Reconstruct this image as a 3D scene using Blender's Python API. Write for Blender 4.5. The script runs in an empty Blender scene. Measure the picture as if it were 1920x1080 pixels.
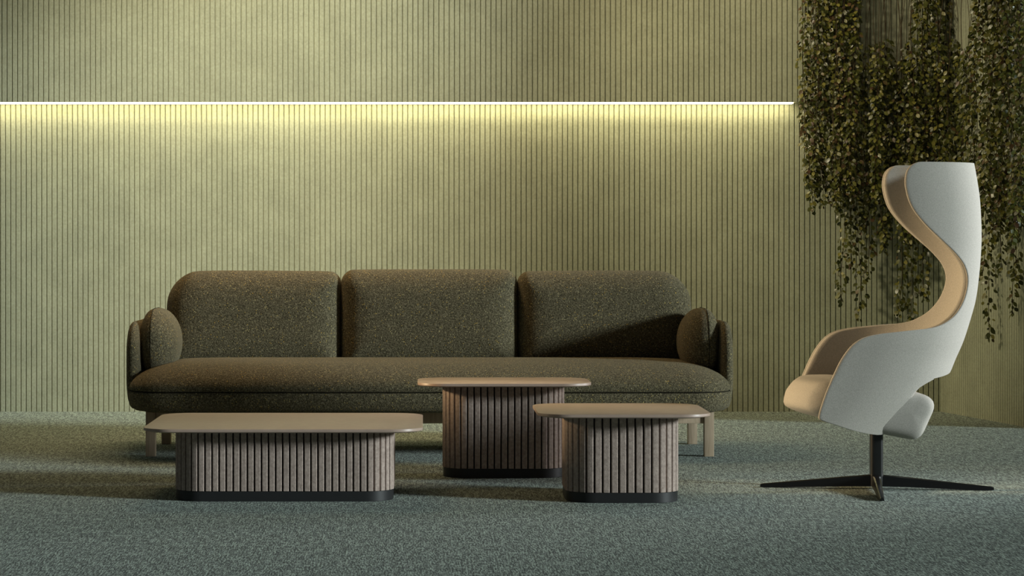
import bpy, bmesh, math, random
from math import sin, cos, pi, radians, sqrt
from mathutils import Vector, Matrix

scene = bpy.context.scene
COL = scene.collection
random.seed(7)

# ------------------------------------------------------------------ camera
F, CX, CY, HC = 4500.0, 790.0, 450.0, 0.892      # focal length in px, principal point, eye height


def PX(px, d):
    return (px - CX) * d / F


def PZ(py, d):
    return HC - (py - CY) * d / F


cam_d = bpy.data.cameras.new('camera')
cam = bpy.data.objects.new('camera', cam_d)
COL.objects.link(cam)
cam.location = (0, 0, HC)
cam.rotation_euler = (pi / 2, 0, 0)
cam_d.sensor_width = 36
cam_d.lens = F / 1920 * 36
cam_d.shift_x = (960 - CX) / 1920
cam_d.shift_y = -(540 - CY) / 1920
cam_d.clip_end = 100
scene.camera = cam


# ------------------------------------------------------------------ helpers
def mesh_obj(name, bm, mat, parent=None, smooth=35, loc=None):
    me = bpy.data.meshes.new(name)
    bm.normal_update()
    bm.to_mesh(me)
    bm.free()
    if mat:
        me.materials.append(mat)
    if smooth is not None:
        me.shade_smooth()
        if smooth < 180:
            me.set_sharp_from_angle(angle=radians(smooth))
    o = bpy.data.objects.new(name, me)
    COL.objects.link(o)
    if parent:
        o.parent = parent
    if loc:
        o.location = loc
    return o


def thing(name, label, cat, loc=(0, 0, 0), group=None):
    o = bpy.data.objects.new(name, None)
    COL.objects.link(o)
    o.location = loc
    o.empty_display_size = 0.1
    o['label'] = label
    o['category'] = cat
    if group:
        o['group'] = group
    return o


def struct(o, label=None):
    o['kind'] = 'structure'
    if label:
        o['label'] = label
    return o


def rrect(hx, hy, r, n=6):
    """rounded rectangle, counter-clockwise; r is one radius or four (++, -+, --, +-)"""
    rr = r if isinstance(r, (list, tuple)) else (r, r, r, r)
    pts = []
    for k, (sx, sy) in enumerate(((1, 1), (-1, 1), (-1, -1), (1, -1))):
        q = max(0.0015, min(rr[k], hx * 0.98, hy * 0.98))
        cx, cy = sx * (hx - q), sy * (hy - q)
        for i in range(n + 1):
            a = k * pi / 2 + i / n * pi / 2
            pts.append((cx + q * cos(a), cy + q * sin(a)))
    return pts


def resample(pts, step, closed=True):
    """even points along a polyline"""
    P = [Vector(p) for p in pts]
    if closed:
        P.append(P[0].copy())
    L = [0]
    for a, b in zip(P, P[1:]):
        L.append(L[-1] + (b - a).length)
    n = max(3, int(round(L[-1] / step)))
    out = []
    j = 0
    for i in range(n if closed else n + 1):
        t = L[-1] * i / n
        while j < len(L) - 2 and L[j + 1] < t:
            j += 1
        seg = L[j + 1] - L[j]
        u = 0 if seg == 0 else (t - L[j]) / seg
        out.append(P[j].lerp(P[j + 1], u))
    return out


def catmull(pts, n=8, closed=False):
    P = [Vector(p) for p in pts]
    m = len(P)
    out = []
    for i in range(m if closed else m - 1):
        p1, p2 = P[i], P[(i + 1) % m]
        p0 = P[i - 1] if (i > 0 or closed) else p1 * 2 - p2
        p3 = P[(i + 2) % m] if (i + 2 < m or closed) else p2 * 2 - p1
        for k in range(n):
            t = k / n
            out.append(0.5 * ((2 * p1) + (p2 - p0) * t + (2 * p0 - 5 * p1 + 4 * p2 - p3) * t * t
                              + (3 * p1 - p0 - 3 * p2 + p3) * t ** 3))
    if not closed:
        out.append(P[-1])
    return out


def loft(rings, cap=True, bm=None):
    """quads between rings of equal length (closed), optionally capped"""
    bm = bm or bmesh.new()
    V = [[bm.verts.new(p) for p in r] for r in rings]
    n = len(V[0])
    for a, b in zip(V, V[1:]):
        for i in range(n):
            j = (i + 1) % n
            bm.faces.new((a[i], a[j], b[j], b[i]))
    if cap:
        bm.faces.new(list(reversed(V[0])))
        bm.faces.new(V[-1])
    bmesh.ops.recalc_face_normals(bm, faces=bm.faces)
    return bm


def box(bm, c, s, bev=0.0):
    m = Matrix.Translation(c) @ Matrix.Diagonal((s[0], s[1], s[2], 1))
    r = bmesh.ops.create_cube(bm, size=1, matrix=m)
    if bev > 0:
        es = list({e for v in r['verts'] for e in v.link_edges})
        bmesh.ops.bevel(bm, geom=es, offset=bev, segments=2, profile=0.6, affect='EDGES')
    return bm


def tube(pts, r, n=8, closed=False, bm=None):
    bm = bm or bmesh.new()
    P = [Vector(p) for p in pts]
    m = len(P)
    rings = []
    for i in range(m):
        a = P[(i - 1) % m] if (closed or i > 0) else P[i]
        b = P[(i + 1) % m] if (closed or i < m - 1) else P[i]
        t = (b - a).normalized()
        up = Vector((0, 0, 1)) if abs(t.z) < 0.9 else Vector((1, 0, 0))
        s = t.cross(up).normalized()
        u = s.cross(t)
        rings.append([bm.verts.new(P[i] + s * (r * cos(2 * pi * k / n)) + u * (r * sin(2 * pi * k / n))) for k in range(n)])
    for i in range(m if closed else m - 1):
        a, b = rings[i], rings[(i + 1) % m]
        for k in range(n):
            bm.faces.new((a[k], a[(k + 1) % n], b[(k + 1) % n], b[k]))
    if not closed:
        bm.faces.new(list(reversed(rings[0])))
        bm.faces.new(rings[-1])
    bmesh.ops.recalc_face_normals(bm, faces=bm.faces)
    return bm


def subsurf(o, lv=2):
    m = o.modifiers.new('subdivision', 'SUBSURF')
    m.levels = m.render_levels = lv
    return o


# ------------------------------------------------------------------ materials
def mat(name):
    m = bpy.data.materials.new(name)
    m.use_nodes = True
    nt = m.node_tree
    return m, nt, nt.nodes['Principled BSDF']


def N(nt, kind, **kw):
    n = nt.nodes.new(kind)
    for k, v in kw.items():
        if k in n.inputs:
            n.inputs[k].default_value = v
        else:
            setattr(n, k, v)
    return n


def ramp(nt, fac, stops):
    r = nt.nodes.new('ShaderNodeValToRGB')
    e = r.color_ramp.elements
    while len(e) < len(stops):
        e.new(0.5)
    for i, (p, c) in enumerate(stops):
        e[i].position = p
        e[i].color = (*c, 1)
    nt.links.new(fac, r.inputs['Fac'])
    return r.outputs['Color']


def coords(nt, scale=(1, 1, 1)):
    tc = nt.nodes.new('ShaderNodeTexCoord')
    mp = nt.nodes.new('ShaderNodeMapping')
    mp.inputs['Scale'].default_value = scale
    nt.links.new(tc.outputs['Object'], mp.inputs['Vector'])
    return mp.outputs['Vector']


def bump(nt, bsdf, height, strength, dist):
    b = nt.nodes.new('ShaderNodeBump')
    b.inputs['Strength'].default_value = strength
    b.inputs['Distance'].default_value = dist
    nt.links.new(height, b.inputs['Height'])
    nt.links.new(b.outputs['Normal'], bsdf.inputs['Normal'])


def noise(nt, vec, scale, detail=2.0, rough=0.5):
    n = N(nt, 'ShaderNodeTexNoise', Scale=scale, Detail=detail, Roughness=rough)
    nt.links.new(vec, n.inputs['Vector'])
    return n.outputs['Fac']


def mixc(nt, fac, a, b, mode='MIX'):
    n = nt.nodes.new('ShaderNodeMix')
    n.data_type = 'RGBA'
    n.blend_type = mode
    for sock, val in ((n.inputs[0], fac), (n.inputs[6], a), (n.inputs[7], b)):
        if hasattr(val, 'is_output'):
            nt.links.new(val, sock)
        elif isinstance(val, (int, float)):
            sock.default_value = val
        else:
            sock.default_value = (*val, 1)
    return n.outputs[2]


def felt_material(name, dark, light, rough=0.95):
    m, nt, b = mat(name)
    v = coords(nt)
    f1 = noise(nt, v, 90, 4, 0.7)
    f2 = noise(nt, v, 7, 3, 0.6)
    c = ramp(nt, f1, [(0.3, dark), (0.7, light)])
    c2 = ramp(nt, f2, [(0.3, (0.9, 0.9, 0.9)), (0.7, (1.06, 1.06, 1.06))])
    nt.links.new(mixc(nt, 1.0, c, c2, 'MULTIPLY'), b.inputs['Base Color'])
    b.inputs['Roughness'].default_value = rough
    b.inputs['Specular IOR Level'].default_value = 0.15
    bump(nt, b, noise(nt, v, 260, 3, 0.6), 0.35, 0.003)
    return m


M_wall = felt_material('sage_felt', (0.285, 0.298, 0.212), (0.38, 0.395, 0.292))
M_slat = felt_material('taupe_felt', (0.295, 0.228, 0.196), (0.51, 0.405, 0.35), 0.8)


def carpet_material():
    m, nt, b = mat('teal_carpet')
    v = coords(nt, (1, 0.16, 1))
    f1 = noise(nt, v, 185, 3, 0.7)
    f2 = noise(nt, v, 60, 2, 0.6)
    add = N(nt, 'ShaderNodeMath', operation='MULTIPLY_ADD')
    nt.links.new(f2, add.inputs[0])
    add.inputs[1].default_value = 0.35
    nt.links.new(f1, add.inputs[2])
    c = ramp(nt, add.outputs[0], [(0.54, (0.032, 0.044, 0.036)), (0.66, (0.130, 0.160, 0.132)), (0.78, (0.38, 0.46, 0.39))])
    nt.links.new(c, b.inputs['Base Color'])
    b.inputs['Roughness'].default_value = 1.0
    b.inputs['Specular IOR Level'].default_value = 0.05
    b.inputs['Sheen Weight'].default_value = 0.15
    bump(nt, b, f1, 0.8, 0.008)
    return m


M_carpet = carpet_material()


def boucle_material():
    m, nt, b = mat('olive_boucle')
    v = coords(nt)
    f1 = noise(nt, v, 190, 3, 0.7)
    base = ramp(nt, f1, [(0.33, (0.028, 0.0235, 0.013)), (0.51, (0.122, 0.104, 0.062)), (0.69, (0.29, 0.25, 0.155))])
    vo = N(nt, 'ShaderNodeTexVoronoi', Scale=185.0)
    nt.links.new(v, vo.inputs['Vector'])
    sep = nt.nodes.new('ShaderNodeSeparateColor')
    nt.links.new(vo.outputs['Color'], sep.inputs[0])
    gt = N(nt, 'ShaderNodeMath', operation='GREATER_THAN')
    gt.inputs[1].default_value = 0.90
    nt.links.new(sep.outputs[0], gt.inputs[0])
    lt = N(nt, 'ShaderNodeMath', operation='LESS_THAN')
    lt.inputs[1].default_value = 0.36
    nt.links.new(vo.outputs['Distance'], lt.inputs[0])
    mu = N(nt, 'ShaderNodeMath', operation='MULTIPLY')
    nt.links.new(gt.outputs[0], mu.inputs[0])
    nt.links.new(lt.outputs[0], mu.inputs[1])
    fl = ramp(nt, sep.outputs[1], [(0.0, (0.46, 0.41, 0.25)), (0.5, (0.56, 0.45, 0.16)), (1.0, (0.60, 0.36, 0.06))])
    nt.links.new(mixc(nt, mu.outputs[0], base, fl), b.inputs['Base Color'])
    b.inputs['Roughness'].default_value = 0.95
    b.inputs['Specular IOR Level'].default_value = 0.1
    b.inputs['Sheen Weight'].default_value = 0.2
    b.inputs['Sheen Roughness'].default_value = 0.5
    b.inputs['Sheen Tint'].default_value = (0.7, 0.65, 0.5, 1)
    bump(nt, b, f1, 0.9, 0.006)
    return m


M_boucle = boucle_material()


def wool_material(name, dark, light):
    m, nt, b = mat(name)
    v = coords(nt)
    f1 = noise(nt, v, 320, 3, 0.7)
    c = ramp(nt, f1, [(0.3, dark), (0.7, light)])
    nt.links.new(c, b.inputs['Base Color'])
    b.inputs['Roughness'].default_value = 0.9
    b.inputs['Specular IOR Level'].default_value = 0.2
    b.inputs['Sheen Weight'].default_value = 0.1
    bump(nt, b, f1, 0.25, 0.002)
    return m


M_wool = wool_material('pale_grey_wool', (0.37, 0.345, 0.305), (0.52, 0.485, 0.435))


def plain(name, col, rough, spec=0.5, metal=0.0):
    m, nt, b = mat(name)
    v = coords(nt)
    c = ramp(nt, noise(nt, v, 35, 3), [(0.3, tuple(x * 0.94 for x in col)), (0.7, tuple(min(1, x * 1.06) for x in col))])
    nt.links.new(c, b.inputs['Base Color'])
    b.inputs['Roughness'].default_value = rough
    b.inputs['Specular IOR Level'].default_value = spec
    b.inputs['Metallic'].default_value = metal
    return m


M_top = plain('beige_grey_laminate', (0.42, 0.31, 0.25), 0.40, 0.45)
M_black = plain('black_plinth', (0.020, 0.020, 0.021), 0.45, 0.4)
M_core = plain('dark_core', (0.012, 0.010, 0.009), 0.8, 0.2)
M_metal = plain('black_powder_coat', (0.010, 0.010, 0.010), 0.28, 0.6)
M_dark = plain('dark_piping', (0.018, 0.016, 0.010), 0.9, 0.1)
M_ceil = plain('ceiling_paint', (0.35, 0.37, 0.30), 0.9, 0.1)


def oak_material():
    m, nt, b = mat('pale_oak')
    v = coords(nt, (1, 1, 0.06))
    c = ramp(nt, noise(nt, v, 160, 4, 0.6), [(0.3, (0.42, 0.31, 0.21)), (0.7, (0.58, 0.45, 0.32))])
    nt.links.new(c, b.inputs['Base Color'])
    b.inputs['Roughness'].default_value = 0.55
    return m


M_oak = oak_material()


def led_material():
    m, nt, b = mat('warm_light_diffuser')
    b.inputs['Base Color'].default_value = (0.9, 0.85, 0.7, 1)
    b.inputs['Emission Color'].default_value = (1.0, 0.86, 0.52, 1)
    b.inputs['Emission Strength'].default_value = 15.0
    return m


M_led = led_material()


def leaf_material():
    m, nt, b = mat('ivy_leaf')
    at = nt.nodes.new('ShaderNodeAttribute')
    at.attribute_name = 'tint'
    c = ramp(nt, at.outputs['Fac'], [(0.0, (0.024, 0.030, 0.006)), (0.45, (0.070, 0.076, 0.014)), (0.78, (0.165, 0.150, 0.034)),
                                    (0.86, (0.090, 0.062, 0.025)), (1.0, (0.065, 0.035, 0.018))])
    nt.links.new(c, b.inputs['Base Color'])
    b.inputs['Roughness'].default_value = 0.33
    b.inputs['Specular IOR Level'].default_value = 0.5
    return m


M_leaf = leaf_material()
M_stem = plain('vine_stem', (0.055, 0.038, 0.020), 0.8, 0.2)

# ------------------------------------------------------------------ setting
D_WALL = 12.47          # distance of the lower back wall
D_UP = 12.36            # face of the upper panel, which stands proud of it
PITCH = 0.0268
COR_X = 2.70            # the corner where the angled wall starts
ANG = radians(10)
Z_LED = 1.603
Z_CEIL = 3.4

# carpeted floor
bm = bmesh.new()
for p in ((-7, -1.5, 0), (7.5, -1.5, 0), (7.5, 14, 0), (-7, 14, 0)):
    bm.verts.new(p)
bm.faces.new(bm.verts)
struct(mesh_obj('floor', bm, M_carpet, smooth=None))


def grooved(name, x0, x1, y, z0, z1, m, thick=0.05, xf=None):
    """vertical felt boards with narrow grooves; faces -Y, x runs from x0 to x1"""
    g, dep = 0.0048, 0.009
    prof = [(x0, y)]
    x = x0 + PITCH
    while x < x1 - g:
        prof += [(x - g / 2 - 0.0012, y), (x - g / 2, y + 0.0015), (x - g / 2 + 0.0004, y + dep), (x + g / 2 - 0.0004, y + dep), (x + g / 2, y + 0.0015),
                 (x + g / 2 + 0.0012, y)]
        x += PITCH
    prof += [(x1, y)]
    bm = bmesh.new()
    lo = [bm.verts.new((px, py, z0)) for px, py in prof]
    hi = [bm.verts.new((px, py, z1)) for px, py in prof]
    for i in range(len(prof) - 1):
        bm.faces.new((lo[i], lo[i + 1], hi[i + 1], hi[i]))
    b = [bm.verts.new(p) for p in ((x1, y + thick, z0), (x0, y + thick, z0), (x1, y + thick, z1), (x0, y + thick, z1))]
    bm.faces.new((lo[-1], b[0], b[2], hi[-1]))
    bm.faces.new((b[0], b[1], b[3], b[2]))
    bm.faces.new((b[1], lo[0], hi[0], b[3]))
    bm.faces.new(lo[::-1] + [b[1], b[0]])
    bm.faces.new(hi + [b[2], b[3]])
    bmesh.ops.recalc_face_normals(bm, faces=bm.faces)
    if xf:
        bmesh.ops.transform(bm, matrix=xf, verts=bm.verts)
    return struct(mesh_obj(name, bm, m, smooth=None))


grooved('wall_back', -4.6, COR_X + 0.02, D_WALL, 0, Z_CEIL, M_wall, 0.06)
grooved('wall_back_upper', -4.6, COR_X + 0.02, D_UP, Z_LED, Z_CEIL, M_wall, D_WALL - D_UP)
# right wall, turned so that it runs towards the viewer and slightly outwards
L_R = 1.14
M_right = Matrix.Translation((COR_X, D_WALL, 0)) @ Matrix.Rotation(-(pi / 2 - ANG), 4, 'Z')
grooved('wall_right', 0, L_R, 0, 0, Z_CEIL, M_wall, 0.07, M_right)

bm = bmesh.new()
box(bm, (-0.6, 9.5, Z_CEIL + 0.04), (8.2, 6.2, 0.08))
struct(mesh_obj('ceiling', bm, M_ceil, smooth=None))

# LED strip under the lower edge of the upper panel
led = thing('linear_wall_lamp', 'long glowing warm white light strip along the lower edge of the upper wall boards', 'light', (-1.3, D_UP + 0.055, Z_LED))
led['kind'] = 'thing'
x_end = PX(1489, D_UP)
bm = bmesh.new()
box(bm, ((-4.55 + x_end) / 2 + 1.3, 0.0, -0.003), (x_end + 4.55, 0.06, 0.006))
mesh_obj('diffuser', bm, M_led, led, smooth=None)


# ------------------------------------------------------------------ pillows
def pillow_rings(hx, hy, r, t, p=3.0, q=2.0, m=12, umax=0.86, t2=None):
    """outline rings (hx, hy, r) from one face to the other; returns (x, y, h)"""
    h0 = min(hx, hy)
    us = [(1 - cos(pi / 2 * k / m)) * umax for k in range(m + 1)]
    t2 = t if t2 is None else t2
    rr = r if isinstance(r, (list, tuple)) else [r] * 4
    out = []

    def ring(u, h):
        ins = u * h0
        return [(a, b, h) for a, b in rrect(hx - ins, hy - ins, [max(0.004 + 0.35 * min(h0 - ins, x), x - ins * 0.75) for x in rr])]
    for u in reversed(us[1:]):
        out.append(ring(u, -t * (1 - (1 - u) ** p) ** (1 / q)))
    out.append(ring(0, 0))
    for u in us[1:]:
        out.append(ring(u, t2 * (1 - (1 - u) ** p) ** (1 / q)))
    return out


# ------------------------------------------------------------------ sofa
SX = 0.035
sofa = thing('sofa', 'dark olive boucle three-seat sofa on pale oak legs standing before the ribbed wall', 'sofa', (SX, 10.15, 0))
S0 = Vector((SX, 10.15, 0))


def local(rings, base):
    return [[Vector(p) - base for p in r] for r in rings]


# seat: rounded plan, soft domed top
y_f, y_b = 9.715, 10.56
hx_s, hy_s = 1.238, (y_b - y_f) / 2
yc_s = (y_f + y_b) / 2
rings = []
for ins, z in ((0.10, 0.186), (0.055, 0.188), (0.026, 0.194), (0.008, 0.21), (0.0, 0.235), (0.0, 0.262), (0.004, 0.270), (0.009, 0.274), (0.003, 0.278)):
    rings.append([Vector((x, y + yc_s - 10.15, z)) for x, y in rrect(hx_s - ins, hy_s - ins, 0.17 - ins * 0.6, 14)])
for k in range(1, 15):
    a = k / 14 * pi / 2
    ins = 0.23 * (1 - cos(a)) ** 1.0
    z = 0.278 + 0.108 * sin(a)
    rings.append([Vector((x, y + yc_s - 10.15, z)) for x, y in rrect(hx_s - ins, hy_s - ins, 0.17 - ins * 0.3, 14)])
rings.append([Vector((x, y + yc_s - 10.15, 0.392)) for x, y in rrect(hx_s - 0.33, hy_s - 0.33, 0.05, 14)])
mesh_obj('seat', loft(rings), M_boucle, sofa, smooth=180)
pp = [(x, y + yc_s - 10.15, 0.274) for x, y in rrect(hx_s - 0.003, hy_s - 0.003, 0.167, 10)]
mesh_obj('piping', tube(resample(pp, 0.03), 0.0022, 6, closed=True), M_dark, sofa, smooth=180)

# three back cushions
for cx_px0, cx_px1, top_px, radii in ((312, 640.5, 509, (0.055, 0.150, 0.05, 0.04)), (638.5, 971, 506, (0.06, 0.06, 0.04, 0.04)), (969, 1297, 509, (0.150, 0.055, 0.04, 0.05))):
    d_c = 10.46
    x0, x1 = PX(cx_px0, d_c), PX(cx_px1, d_c)
    z1 = PZ(top_px, d_c)
    z0 = 0.335
    hx, hz = (x1 - x0) / 2, (z1 - z0) / 2
    R = pillow_rings(hx, hz, radii, 0.105, 3.4, 2.4, 12, t2=0.125)
    base = Vector(((x0 + x1) / 2, d_c, (z0 + z1) / 2)) - S0
    # h runs towards the viewer; the lower edge sits a little further forward (slight recline)
    rings = [[base + Vector((x, -h - 0.10 * (z / hz) * -0.25, z + 0.010 * (1 - (x / hx) ** 2) * (1 if z > 0 else 0))) for x, z, h in r] for r in R]
    subsurf(mesh_obj('back_cushion', loft(rings), M_boucle, sofa, smooth=180), 1)

# back panel and arm panels: thin upholstered shell around the sofa
R = pillow_rings(1.24, 0.175, (0.10, 0.10, 0.05, 0.05), 0.035, 5, 2.2, 6)
rings = [[Vector((x, 10.64 - 10.15 - h, 0.365 + z)) for x, z, h in r] for r in R]
mesh_obj('back_panel', loft(rings), M_boucle, sofa, smooth=180)
for s in (-1, 1):
    R = pillow_rings(0.385, 0.183, (0.05, 0.12, 0.12, 0.05), 0.029, 6, 2.0, 8)
    rings = [[Vector((s * 1.229 + h, 10.27 - 10.15 + y, 0.370 + z)) for y, z, h in r] for r in R]
    arm = mesh_obj('armrest', loft(rings), M_boucle, sofa, smooth=180)
    # loose arm cushion leaning on the arm panel, domed towards the seat
    R = pillow_rings(0.235, 0.146, 0.135, 0.102, 2.0, 2.0, 12, umax=0.93, t2=0.06)
    rings = []
    for r in R:
        rings.append([Vector((s * (1.158 + h), 10.17 - 10.15 + y, 0.458 + z)) for y, z, h in r])
    subsurf(mesh_obj('arm_cushion', loft(rings), M_boucle, sofa, smooth=180), 1)
    pp = [(s * 1.158, 10.17 - 10.15 + y, 0.458 + z) for y, z in rrect(0.2345, 0.1455, 0.1345, 14)]
    mesh_obj('cushion_piping', tube(resample(pp, 0.01), 0.0011, 6, closed=True), M_dark, sofa, smooth=180)

# oak legs and rails
LX, YF, YB = 1.150, 9.90 - 10.15, 10.50 - 10.15
for s in (-1, 1):
    for y in (YF, YB):
        bm = bmesh.new()
        box(bm, (s * LX, y, 0.099), (0.040, 0.042, 0.198), 0.003)
        mesh_obj('leg', bm, M_oak, sofa)
bm = bmesh.new()
box(bm, (0, YF, 0.163), (2 * LX - 0.04, 0.026, 0.054), 0.003)
mesh_obj('front_rail', bm, M_oak, sofa)
bm = bmesh.new()
box(bm, (0, YB, 0.163), (2 * LX - 0.04, 0.026, 0.054), 0.003)
mesh_obj('rear_rail', bm, M_oak, sofa)
for s in (-1, 1):
    bm = bmesh.new()
    box(bm, (s * LX, (YF + YB) / 2, 0.163), (0.026, YB - YF - 0.042, 0.054), 0.003)
    mesh_obj('side_rail', bm, M_oak, sofa)


# ------------------------------------------------------------------ slatted coffee tables
def table(label, x, d, w, dep, bw, bd, h, n_slat, rt=0.11, rb=0.10):
    t = thing('coffee_table', label, 'coffee table', (x, d, 0), 'slatted coffee tables before the sofa')
    th = 0.0135
    # top with a soft upper arris and a chamfered underside
    rings = []
    for ins, z in ((0.05, h - th), (0.012, h - th), (0.0012, h - th + 0.0030), (0.0, h - th + 0.0040), (0.0, h - 0.0012), (0.0004, h - 0.0003), (0.0012, h)):
        rings.append([Vector((a, b, z)) for a, b in rrect(w / 2 - ins, dep / 2 - ins, rt - ins * 0.5, 12)])
    mesh_obj('tabletop', loft(rings), M_top, t, smooth=30)
    # plinth
    ph = 0.035
    rings = [[Vector((a, b, z)) for a, b in rrect(bw / 2 - i, bd / 2 - i, rb - i, 12)] for i, z in ((0.003, 0.0), (0.002, 0.001), (0.002, ph - 0.001), (0.003, ph))]
    mesh_obj('plinth', loft(rings), M_black, t, smooth=30)
    # dark drum behind the slats
    rings = [[Vector((a, b, z)) for a, b in rrect(bw / 2 - 0.012, bd / 2 - 0.012, rb - 0.012, 12)] for z in (ph, h - th)]
    mesh_obj('drum', loft(rings), M_core, t, smooth=30)
    # slats bent round the drum
    outer = rrect(bw / 2, bd / 2, rb, 24)
    per = sum((Vector(a) - Vector(b)).length for a, b in zip(outer, outer[1:] + outer[:1]))
    n = int(round(per / n_slat))
    P = resample(outer, per / (n * 10))
    P = P[:n * 10]
    m = len(P)
    bm = bmesh.new()
    for k in range(n):
        idx = [(k * 10 + j - 5) % m for j in range(0, 9)]
        idx = idx[:9]
        row_o, row_i = [], []
        for q, j in enumerate(idx):
            a, b = P[(j - 1) % m], P[(j + 1) % m]
            tg = (b - a).normalized()
            nr = Vector((tg.y, -tg.x))
            e = 0.0018 if q in (0, 8) else 0.0
            row_o.append(P[j] - nr * e)
            row_i.append(P[j] - nr * 0.0135)
        sec = row_o + row_i[::-1]
        lo = [bm.verts.new((p.x, p.y, ph + 0.0005)) for p in sec]
        hi = [bm.verts.new((p.x, p.y, h - th - 0.0005)) for p in sec]
        for i in range(len(sec)):
            j = (i + 1) % len(sec)
            bm.faces.new((lo[i], lo[j], hi[j], hi[i]))
        bm.faces.new(lo[::-1])
        bm.faces.new(hi)
    bmesh.ops.recalc_face_normals(bm, faces=bm.faces)
    mesh_obj('slat_cladding', bm, M_slat, t, smooth=30)
    return t


table('long low coffee table, the widest and lowest, with beige top and taupe slatted base', -0.471, 8.468, 0.953, 0.773, 0.753, 0.573, 0.2544, 0.0240)
table('tallest coffee table with shallow beige top, standing close before the sofa', 0.311, 9.095, 0.651, 0.418, 0.461, 0.218, 0.3596, 0.0252)
table('small squarish coffee table with beige top, overlapping the tallest table', 0.687, 8.317, 0.586, 0.565, 0.388, 0.365, 0.3073, 0.0278)

# ------------------------------------------------------------------ wing chair
DC = 8.605
CXW = 1.631
chair = thing('lounge_chair', 'high-back winged swivel chair in pale grey wool on black star base', 'armchair', (CXW, DC, 0))


def half_w(z):
    """half width of the shell at height z"""
    k = min(1, max(0, (z - 0.52) / 0.40))
    k = k * k * (3 - 2 * k)
    return 0.298 + (0.212 - 0.298) * k


def near_pt(px, py):
    z = 0.6
    for _ in range(6):
        d = DC - half_w(z)
        z = PZ(py, d)
    return (PX(px, d) - CXW, z)


rim_px = [(1655, 819), (1630, 815), (1600, 808), (1565, 797), (1541, 789), (1534, 782), (1545, 745), (1560, 708), (1572, 682), (1583, 664), (1598, 646), (1617, 633.5), (1645, 626.5),
          (1680, 622.5), (1715, 619), (1745, 616.5), (1771, 610), (1795, 597), (1812, 578), (1823, 553), (1826, 525), (1817, 499), (1796, 475), (1767, 450), (1733, 419), (1708, 387), (1697, 352),
          (1697, 330), (1702, 316), (1712, 307), (1725, 303)]
rim = [near_pt(*p) for p in rim_px]
rim = [(v.x, v.y) for v in resample(catmull(rim, 6), 0.0025, closed=False)]
zl_, zh_ = near_pt(0, 745)[1], near_pt(0, 696)[1]
rim = [p for i, p in enumerate(rim) if i % 4 == 0 or zl_ < p[1] < zh_ or i == len(rim) - 1]
# make the height strictly rising
za_, zb_ = near_pt(0, 713)[1], near_pt(0, 702)[1]
R2 = [rim[0]]
for x, z in rim[1:]:
    z = max(z, R2[-1][1] + 0.0004)
    if za_ - 0.003 < z < zb_ + 0.003:
        px_, pz_ = R2[-1]
        R2 += [(px_ + (x - px_) * q / 3, pz_ + (z - pz_) * q / 3) for q in (1, 2)]
    R2.append((x, z))
rim = R2

back_px = [(1640, 850), (1700, 800), (1745, 755), (1777, 706), (1792, 672), (1806, 640), (1819, 600), (1830, 560), (1837, 510), (1841, 460), (1841, 420), (1838, 370), (1832, 330), (1827, 303)]
back = []
for px, py in back_px:
    d = DC - 0.10
    back.append((PX(px + 8.5, d) - CXW, PZ(py, d)))
back = [(v.x, v.y) for v in catmull(back, 6)]
cut_px = [(1664, 819), (1680, 808), (1690, 790), (1705, 760), (1718, 737), (1727, 728), (1741, 720.5), (1755, 714.5), (1758, 713)]
cut = [(PX(px, DC - 0.25) - CXW, PZ(py, DC - 0.25)) for px, py in cut_px]
z_cut = cut[-1][1]


def lerp_z(tab, z):
    if z <= tab[0][1]:
        return tab[0][0]
    for (x0, z0), (x1, z1) in zip(tab, tab[1:]):
        if z0 <= z <= z1:
            return x0 + (x1 - x0) * (z - z0) / max(1e-9, z1 - z0)
    return tab[-1][0]


M_COLS = 26


def shell_grid(rows):
    grid = []
    for xf, z in rows:
        w = half_w(z)
        xb = lerp_z(back, z)
        Lb = 0.36 if z < 0.6 else 0.36 - 0.08 * min(1, (z - 0.6) / 0.3)
        xm = xb - Lb
        n = 2.15
        fine = []
        ths = 0.0
        if xf < xm:
            for k in range(20):
                fine.append((xf + (xm - xf) * k / 20, -w))
        else:
            ths = math.asin(min(1.0, ((xf - xm) / Lb) ** (n / 2)))
        for k in range(61):
            th = ths + (pi / 2 - ths) * k / 60
            fine.append((xm + Lb * sin(th) ** (2 / n), -w * max(0.0, cos(th)) ** (2 / n)))
        if z < zb_:
            xe = max(lerp_z(cut, min(z, za_)), xf + 0.02)
            ends = [i for i, p in enumerate(fine) if p[0] <= xe]
            i0 = ends[-1] if ends else 1
            if i0 < len(fine) - 1:
                a, b = fine[i0], fine[i0 + 1]
                fi = i0 + (xe - a[0]) / max(1e-6, b[0] - a[0])
                if z > za_:
                    k = (z - za_) / (zb_ - za_)
                    fi = fi + (len(fine) - 1 - fi) * k
                i0 = min(int(fi), len(fine) - 2)
                a, b = fine[i0], fine[i0 + 1]
                u = fi - i0
                fine = fine[:i0 + 1] + [(a[0] + (b[0] - a[0]) * u, a[1] + (b[1] - a[1]) * u)]
        V = [Vector(p) for p in fine]
        Ls = [0]
        for a, b in zip(V, V[1:]):
            Ls.append(Ls[-1] + (b - a).length)
        row = []
        j = 0
        for k in range(M_COLS + 1):
            t = Ls[-1] * k / M_COLS
            while j < len(Ls) - 2 and Ls[j + 1] < t:
                j += 1
            sg = Ls[j + 1] - Ls[j]
            u = 0 if sg == 0 else (t - Ls[j]) / sg
            q = V[j].lerp(V[j + 1], min(1, u))
            row.append(Vector((q.x, q.y, z)))
        grid.append(row)
    return grid


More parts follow.
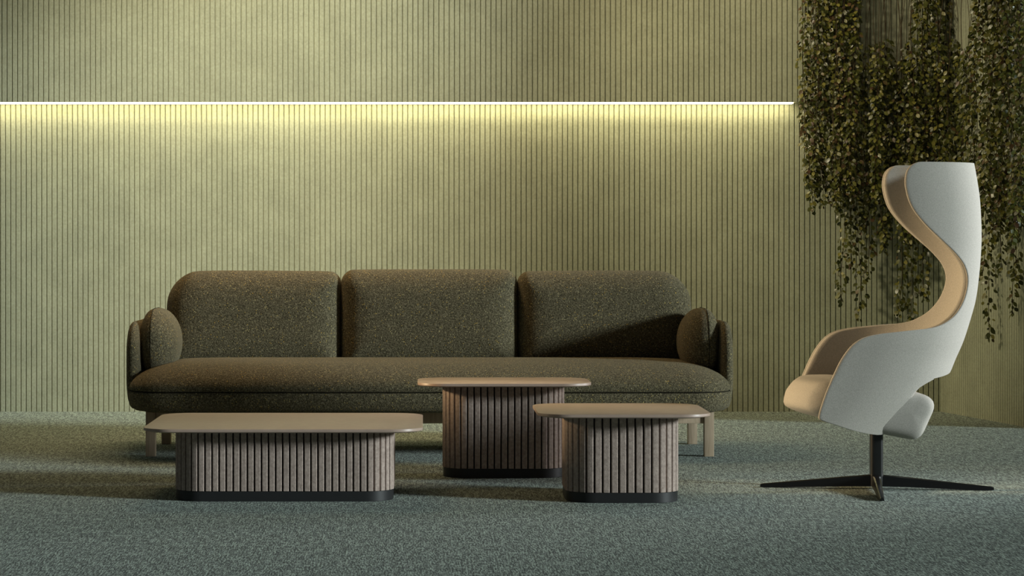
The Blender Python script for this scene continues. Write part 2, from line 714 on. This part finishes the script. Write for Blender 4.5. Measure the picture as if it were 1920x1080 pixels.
def grid_mesh(grid):
    """near half plus its mirror, welded along the centre of the back"""
    bm = bmesh.new()
    for sgn in (1, -1):
        V = [[bm.verts.new((p.x, p.y * sgn, p.z)) for p in row] for row in grid]
        for a, b in zip(V, V[1:]):
            for i in range(len(a) - 1):
                f = (a[i], a[i + 1], b[i + 1], b[i])
                bm.faces.new(f if sgn == 1 else f[::-1])
    bmesh.ops.remove_doubles(bm, verts=bm.verts, dist=0.0006)
    bmesh.ops.recalc_face_normals(bm, faces=bm.faces)
    bm.normal_update()
    return bm


def orient_out(bm):
    """normals away from the sitter"""
    s = 0
    for f in bm.faces:
        c = f.calc_center_median()
        s += f.normal.y * c.y * f.calc_area()
    if s < 0:
        bmesh.ops.reverse_faces(bm, faces=bm.faces)
    bm.normal_update()


G = shell_grid(rim)
bm = grid_mesh(G)
orient_out(bm)
sh = mesh_obj('outer_shell', bm, M_wool, chair, smooth=180)
so = sh.modifiers.new('thickness', 'SOLIDIFY')
so.thickness = 0.009
so.offset = -1
so.use_even_offset = False
subsurf(sh, 1)

# inner upholstery: the same surface a little inside the shell, its rim set back from the shell's edge
def trim_row(row, a):
    L = [0]
    for p, q in zip(row, row[1:]):
        L.append(L[-1] + (q - p).length)
    a = min(a, L[-1] * 0.3)
    out = []
    j = 0
    for k in range(len(row)):
        t = a + (L[-1] - a) * k / (len(row) - 1)
        while j < len(L) - 2 and L[j + 1] < t:
            j += 1
        u = (t - L[j]) / max(1e-9, L[j + 1] - L[j])
        out.append(row[j].lerp(row[j + 1], min(1, u)))
    return out


z_top = G[-1][0].z
bm = grid_mesh([trim_row(r, 0.003) for r in G if r[0].z < z_top - 0.002])
orient_out(bm)
for v in bm.verts:
    v.co = v.co - v.normal * 0.0080
pad = mesh_obj('inner_upholstery', bm, M_wool, chair, smooth=180)
so = pad.modifiers.new('thickness', 'SOLIDIFY')
so.thickness = 0.020
so.offset = -1
so.use_even_offset = False
subsurf(pad, 1)

# seat cushion: side outline swept across the chair, edges rounded
seat_px = [(1473, 762), (1477, 742), (1484, 731), (1493, 721), (1508, 716.5), (1540, 715.5), (1580, 716), (1640, 721), (1690, 729), (1722, 737), (1742, 743.5), (1753, 754), (1754, 768), (1746, 787),
           (1736, 809), (1728, 820), (1712, 825), (1672, 818), (1600, 804), (1535, 789), (1500, 780), (1479, 771)]
d_s = DC - 0.235
outl = [Vector((PX(px, d_s) - CXW, PZ(py, d_s))) for px, py in seat_px]
outl = resample(catmull([(v.x, v.y) for v in outl], 5, closed=True), 0.012)
cen = sum(outl, Vector((0, 0))) / len(outl)


xs0, xs1 = min(p.x for p in outl), max(p.x for p in outl)
spine = []
for p in outl:
    sx_ = min(max(p.x, xs0 + 0.085), xs1 - 0.085)
    spine.append(Vector((sx_, cen.y - 0.115 * (sx_ - cen.x))))


def inset_outline(k):
    res = []
    for p, q in zip(outl, spine):
        v = q - p
        res.append(p + v * min(0.98, k / max(v.length, 1e-6)))
    return res


rings = []
hw = 0.245
prof = [(1.0, hw + 0.003), (0.055, hw + 0.001), (0.036, hw - 0.001), (0.024, hw - 0.004), (0.012, hw - 0.012), (0.004, hw - 0.023), (0.0, hw - 0.038)]
for k, y in prof:
    rings.append([Vector((p.x, -y, p.y)) for p in inset_outline(k)])
rings.append([Vector((p.x, 0, p.y)) for p in inset_outline(-0.002)])
for k, y in reversed(prof):
    rings.append([Vector((p.x, y, p.y)) for p in inset_outline(k)])
for r in rings:
    for p in r:
        f = max(0.0, 1 - (p.x - xs0) / 0.34)
        p.x += (0.030 + 0.075 * (abs(p.y) / hw) ** 3.0) * min(1.0, f * 1.25)
bm = loft(rings)
mesh_obj('seat_cushion', bm, M_wool, chair, smooth=180)

# column and four-star base
bm = bmesh.new()
rr = [[Vector((a, b, z)) for a, b in rrect(0.0225, 0.0225, 0.0125, 6)] for z in (0.012, 0.205)]
loft(rr, bm=bm)
mesh_obj('column', bm, M_metal, chair, smooth=30)
TILT = radians(-8)
Rb = 0.412
for k in range(4):
    a = TILT + k * pi / 2
    ca, sa = cos(a), sin(a)
    bm = bmesh.new()
    rings = []
    for r_, hw_, zb, zt in ((0.0, 0.017, 0.010, 0.052), (0.03, 0.017, 0.010, 0.050), (0.10, 0.0155, 0.009, 0.044), (0.25, 0.0125, 0.004, 0.029), (Rb - 0.012, 0.0095, 0.0, 0.014), (Rb, 0.0075, 0.002, 0.011)):
        sec = [(-hw_, zb), (hw_, zb), (hw_ * 0.8, zt - 0.003), (hw_ * 0.45, zt), (-hw_ * 0.45, zt), (-hw_ * 0.8, zt - 0.003)]
        rings.append([Vector((r_ * ca - u * sa, r_ * sa + u * ca, z)) for u, z in sec])
    loft(rings, bm=bm)
    mesh_obj('base_arm', bm, M_metal, chair, smooth=25)


# ------------------------------------------------------------------ hanging vines
from mathutils.bvhtree import BVHTree
CELL = 0.05
grid = {}
vines = []


def cells(lo, hi):
    r = [range(int(math.floor(lo[i] / CELL)), int(math.floor(hi[i] / CELL)) + 1) for i in range(3)]
    return [(i, j, k) for i in r[0] for j in r[1] for k in r[2]]


def bounds(P):
    return [min(p[i] for p in P) for i in range(3)], [max(p[i] for p in P) for i in range(3)]


def claim(vid, P, faces, force=False):
    """reserve the space of one leaf or stem piece; False when another vine is already there"""
    t = BVHTree.FromPolygons(P, faces)
    cs = cells(*bounds(P))
    if not force:
        seen = set()
        for c in cs:
            for k, (v, o) in enumerate(grid.get(c, ())):
                if v != vid and id(o) not in seen:
                    seen.add(id(o))
                    if t.overlap(o):
                        return False
    for c in cs:
        grid.setdefault(c, []).append((vid, t))
    return True


def vine(px, d, y_bot, label, group, y_leaf=-60, dens=1.0, spread=0.028, red=0.0, size=0.027):
    """plan a vine hanging from the ceiling, leaves between the heights y_leaf and y_bot; its stem is built at once, its leaves in grow()"""
    x = PX(px, d)
    zb, zl = PZ(y_bot, d), min(PZ(y_leaf, d), Z_CEIL - 0.05)
    v = thing('hanging_vine', label, 'vine', (x, d, Z_CEIL), group)
    rnd = random.Random(int(px * 31 + y_bot * 7 + d * 1000))
    for tries in range(30):
        ph1, ph2 = rnd.random() * 6, rnd.random() * 6
        amp = (0.008 + 0.010 * rnd.random()) * (1 if tries < 20 else 0.3)

        def axis(z, ph1=ph1, ph2=ph2, amp=amp):
            return Vector((amp * sin(z * 5 + ph1) + 0.004 * sin(z * 17 + ph2), amp * 0.5 * sin(z * 6 + ph2), z - Z_CEIL))
        n = max(6, int((Z_CEIL - zb) / 0.05))
        pts = [axis(Z_CEIL - (Z_CEIL - zb) * i / n) for i in range(n + 1)]
        bm = tube(pts, 0.0015, 5)
        bm.verts.index_update()
        P = [vv.co + v.location for vv in bm.verts]
        Fs = [[q.index for q in f.verts] for f in bm.faces]
        pieces = []
        ok = True
        for i in range(n):
            idx = range(i * 5, i * 5 + 10)
            ff = [[q - i * 5 for q in f] for f in Fs if len(f) == 4 and all(q in idx for q in f)]
            pieces.append(([P[q] for q in idx], ff))
            t = BVHTree.FromPolygons(*pieces[-1])
            for c in cells(*bounds(pieces[-1][0])):
                if any(o.overlap(t) for q, o in grid.get(c, ())):
                    ok = False
        if ok:
            break
        bm.free()
        v.location.x += rnd.uniform(-0.004, 0.004)
        v.location.y -= 0.003
    vid = len(vines)
    for p, f in pieces:
        claim(vid, p, f, True)
    mesh_obj('stem', bm, M_stem, v, smooth=180)
    vines.append((vid, v, axis, zb, zl, dens, spread, red, size, rnd))


def grow(vid, v, axis, zb, zl, dens, spread, red, size, rnd):
    bm = bmesh.new()
    tints = []
    z = zb - 0.004
    prof = ((0.0, 0.0), (0.16, 0.62), (0.42, 1.0), (0.70, 0.86), (0.90, 0.42), (1.0, 0.0))
    while z < zl:
        fade = min(1.0, 0.35 + (z - zb) / 0.22)
        for attempt in range(5):
            c = axis(z)
            a = rnd.random() * 2 * pi
            rr_ = spread * fade * (0.25 + 0.75 * rnd.random())
            c = c + Vector((cos(a) * rr_, sin(a) * rr_ * 0.8, 0))
            Ln = size * (0.65 + 0.6 * rnd.random())
            W = Ln * (0.29 + 0.09 * rnd.random())
            dirv = Vector((cos(a) * 0.9 + rnd.uniform(-.5, .5), sin(a) * 0.9 - 0.2 + rnd.uniform(-.5, .5), -0.55 - 0.8 * rnd.random())).normalized()
            out = Vector((rnd.uniform(-.7, .5), -0.9 + rnd.uniform(-.4, .5), 0.5 + rnd.uniform(-.3, .6)))
            s = dirv.cross(out).normalized()
            u = s.cross(dirv).normalized()
            cup = Ln * rnd.uniform(-0.03, 0.10)
            P = [c + dirv * (t * Ln) - u * (0.125 * Ln * t * t) for t, w in prof]
            for sg in (-1, 1):
                P += [c + dirv * (t * Ln) + s * (sg * w * W) + u * (cup * w - 0.125 * Ln * t * t) for t, w in prof[1:-1]]
            fs = []
            for b, sg in ((6, -1), (10, 1)):
                q = [(0, 1, b)] + [(i, i + 1, b + i, b + i - 1) for i in range(1, 4)] + [(4, 5, b + 3)]
                fs += [f if sg == 1 else f[::-1] for f in q]
            if claim(vid, [p + v.location for p in P], fs):
                V = [bm.verts.new(p) for p in P]
                tv = rnd.random() * 0.8
                if rnd.random() < red:
                    tv = 0.84 + 0.16 * rnd.random()
                for f in fs:
                    bm.faces.new([V[i] for i in f])
                    tints.append(tv)
                break
        z += 0.0105 / dens * (0.5 + rnd.random())
    o = mesh_obj('foliage', bm, M_leaf, v, smooth=180)
    at = o.data.attributes.new('tint', 'FLOAT', 'FACE')
    at.data.foreach_set('value', tints)


def right_wall_d(px, off):
    """distance at picture column px of a line standing off metres clear of the angled wall"""
    best = D_UP - off
    x0, y0 = COR_X, D_WALL
    for k in range(200):
        t = k * 0.01
        X, Y = x0 + t * sin(ANG), y0 - t * cos(ANG)
        if CX + X * F / Y >= px:
            return min(best, Y - off)
    return best


rv = random.Random(11)
lab_edge = 'small-leaved vine packed into the thick bunch where the light strip ends'
lab_mid = 'dark small-leaved vine in the dense curtain above the winged chair'
lab_right = 'dark leafy vine in the thick growth over the angled wall past the chair'
G_edge, G_mid, G_right = 'vines bunched at the end of the light strip', 'vines above the winged chair', 'vines over the angled wall'
# thick bunch at the end of the light strip
for i in range(15):
    px = 1511 + i * 6.6 + rv.uniform(-2, 2)
    bot = 330 + rv.uniform(0, 45) + (12 if i > 3 else -15 * (3 - i) * 0.3)
    vine(px, 12.36 - 0.09 - rv.random() * 0.13, bot, lab_edge, G_edge, -130 + rv.uniform(-110, 60), 2.2, 0.030, 0.14, 0.0245)
# dense curtain above the chair: bare stems at the top, leaves from about a quarter of the way down
for i in range(27):
    px = 1606 + i * 8.2 + rv.uniform(-3, 3)
    d = min(12.36 - 0.06 - rv.random() * 0.16, right_wall_d(px, 0.06))
    top = 95 + rv.uniform(-25, 40)
    if 1718 < px < 1772:
        top = -130 + rv.uniform(-110, 60) if rv.random() < 0.75 else 80
    bot = rv.choice((385, 400, 420, 440, 455)) + rv.uniform(-18, 18)
    vine(px, d, bot, lab_mid, G_mid, top, 2.2, 0.036, 0.05, 0.0255)
for i in range(16):
    px = 1828 + i * 7.6 + rv.uniform(-2, 2)
    d = right_wall_d(px + 6, 0.07 + rv.random() * 0.16)
    vine(px, d, 400 + rv.uniform(-20, 55), lab_right, G_right, -130 + rv.uniform(-110, 60), 2.1, 0.034, 0.10, 0.0255)
# single vines that hang clear below the mass
for px, bot, off, lab in ((1529, 394, 0.2, 'short vine tip hanging below the bunch on its light strip side'),
                          (1566, 395, 0.22, 'short vine tip hanging below the bunch on the side towards the chair'),
                          (1580, 566, 0.15, 'first long vine from the light strip to trail down the plain ribs'),
                          (1606, 597, 0.12, 'long trailing vine ending just above the chair armrest'),
                          (1596, 500, 0.1, 'shorter vine between the two long ones beyond the light strip'),
                          (1632, 520, 0.1, 'thin vine trailing midway between light strip and chair headrest'),
                          (1660, 470, 0.12, 'vine ending beside the lower edge of the chair wing'),
                          (1688, 590, 0.14, 'long vine seen through the curve of the chair back'),
                          (1712, 600, 0.12, 'vine next to the inner edge of the chair back, reaching the armrest'),
                          (1735, 560, 0.10, 'vine mostly hidden by the middle of the chair back')):
    vine(px, 12.36 - off if px < 1570 else 12.47 - off - 0.11, bot, lab, None, 250, 1.6, 0.030, 0.05, 0.0265)
for px, bot, off, lab in ((1858, 634, 0.14, 'longest vine beyond the chair, hanging lowest against the angled wall'),
                          (1848, 520, 0.16, 'vine touching the outer edge of the chair back'),
                          (1874, 505, 0.12, 'vine hanging between the two longest vines on the angled wall'),
                          (1896, 588, 0.12, 'second longest vine beyond the chair on the angled wall'),
                          (1908, 520, 0.12, 'short vine tip just past the second longest on the angled wall')):
    vine(px, right_wall_d(px, off), bot, lab, None, 300, 1.35, 0.028, 0.05, 0.0265)

for q in vines:
    grow(*q)

# ------------------------------------------------------------------ light
w = bpy.data.worlds.new('world')
scene.world = w
w.use_nodes = True
bg = w.node_tree.nodes['Background']
bg.inputs[0].default_value = (0.75, 0.85, 0.9, 1)
bg.inputs[1].default_value = 0.06

sun_d = bpy.data.lights.new('key_daylight', 'SUN')
sun = bpy.data.objects.new('key_daylight', sun_d)
COL.objects.link(sun)
sun.location = (6, 5, 3)
AZ, EL = radians(22.5), radians(12.5)
dirv = Vector((-cos(AZ) * cos(EL), sin(AZ) * cos(EL), -sin(EL)))
sun.rotation_euler = dirv.to_track_quat('-Z', 'Y').to_euler()
sun_d.energy = 3.1
sun_d.angle = radians(8)
sun_d.color = (0.86, 0.98, 0.98)


def area(name, loc, aim, sx, sy, power, col, spread=180):
    l = bpy.data.lights.new(name, 'AREA')
    l.shape = 'RECTANGLE'
    l.size, l.size_y = sx, sy
    l.energy = power
    l.color = col
    l.spread = radians(spread)
    o = bpy.data.objects.new(name, l)
    COL.objects.link(o)
    o.location = loc
    o.rotation_euler = (Vector(aim) - Vector(loc)).to_track_quat('-Z', 'Y').to_euler()
    return o


area('warm_ceiling_lamp', (-0.6, 10.7, 2.6), (-0.4, 10.5, 0.4), 2.0, 0.4, 17, (1.0, 0.68, 0.36), 120)
area('wall_washer', (0.2, 11.3, 2.95), (0.2, 12.35, 1.0), 4.0, 0.1, 22, (1.0, 0.82, 0.54), 150)


def spot(name, loc, aim, power, col, size, blend, soft):
    l = bpy.data.lights.new(name, 'SPOT')
    l.energy = power
    l.color = col
    l.spot_size = radians(size)
    l.spot_blend = blend
    l.shadow_soft_size = soft
    o = bpy.data.objects.new(name, l)
    COL.objects.link(o)
    o.location = loc
    o.rotation_euler = (Vector(aim) - Vector(loc)).to_track_quat('-Z', 'Y').to_euler()
    return o


spot('chair_spotlight', (-3.2, 9.1, 1.25), (1.6, 8.65, 0.83), 1080, (1.0, 0.74, 0.42), 26, 0.65, 0.2)
spot('wall_spotlight', (-0.9, 9.4, 3.2), (-0.9, 12.4, 1.32), 395, (1.0, 0.90, 0.63), 57, 1.0, 0.3)
spot('vine_spotlight', (-1.2, 9.3, 3.1), (2.2, 12.3, 1.3), 420, (1.0, 0.88, 0.58), 38, 0.9, 0.12)
spot('added_chair_rim_light', (4.7, 9.5, 0.95), (1.9, 8.6, 0.72), 330, (0.95, 0.98, 1.0), 42, 0.7, 0.2)  # added rim light that brightens the chair's back edge, stands for no known lamp

# ------------------------------------------------------------------ view
scene.view_settings.view_transform = 'Standard'
scene.view_settings.look = 'None'
scene.view_settings.gamma = 1
scene.view_settings.use_curve_mapping = False
scene.view_settings.exposure = 0
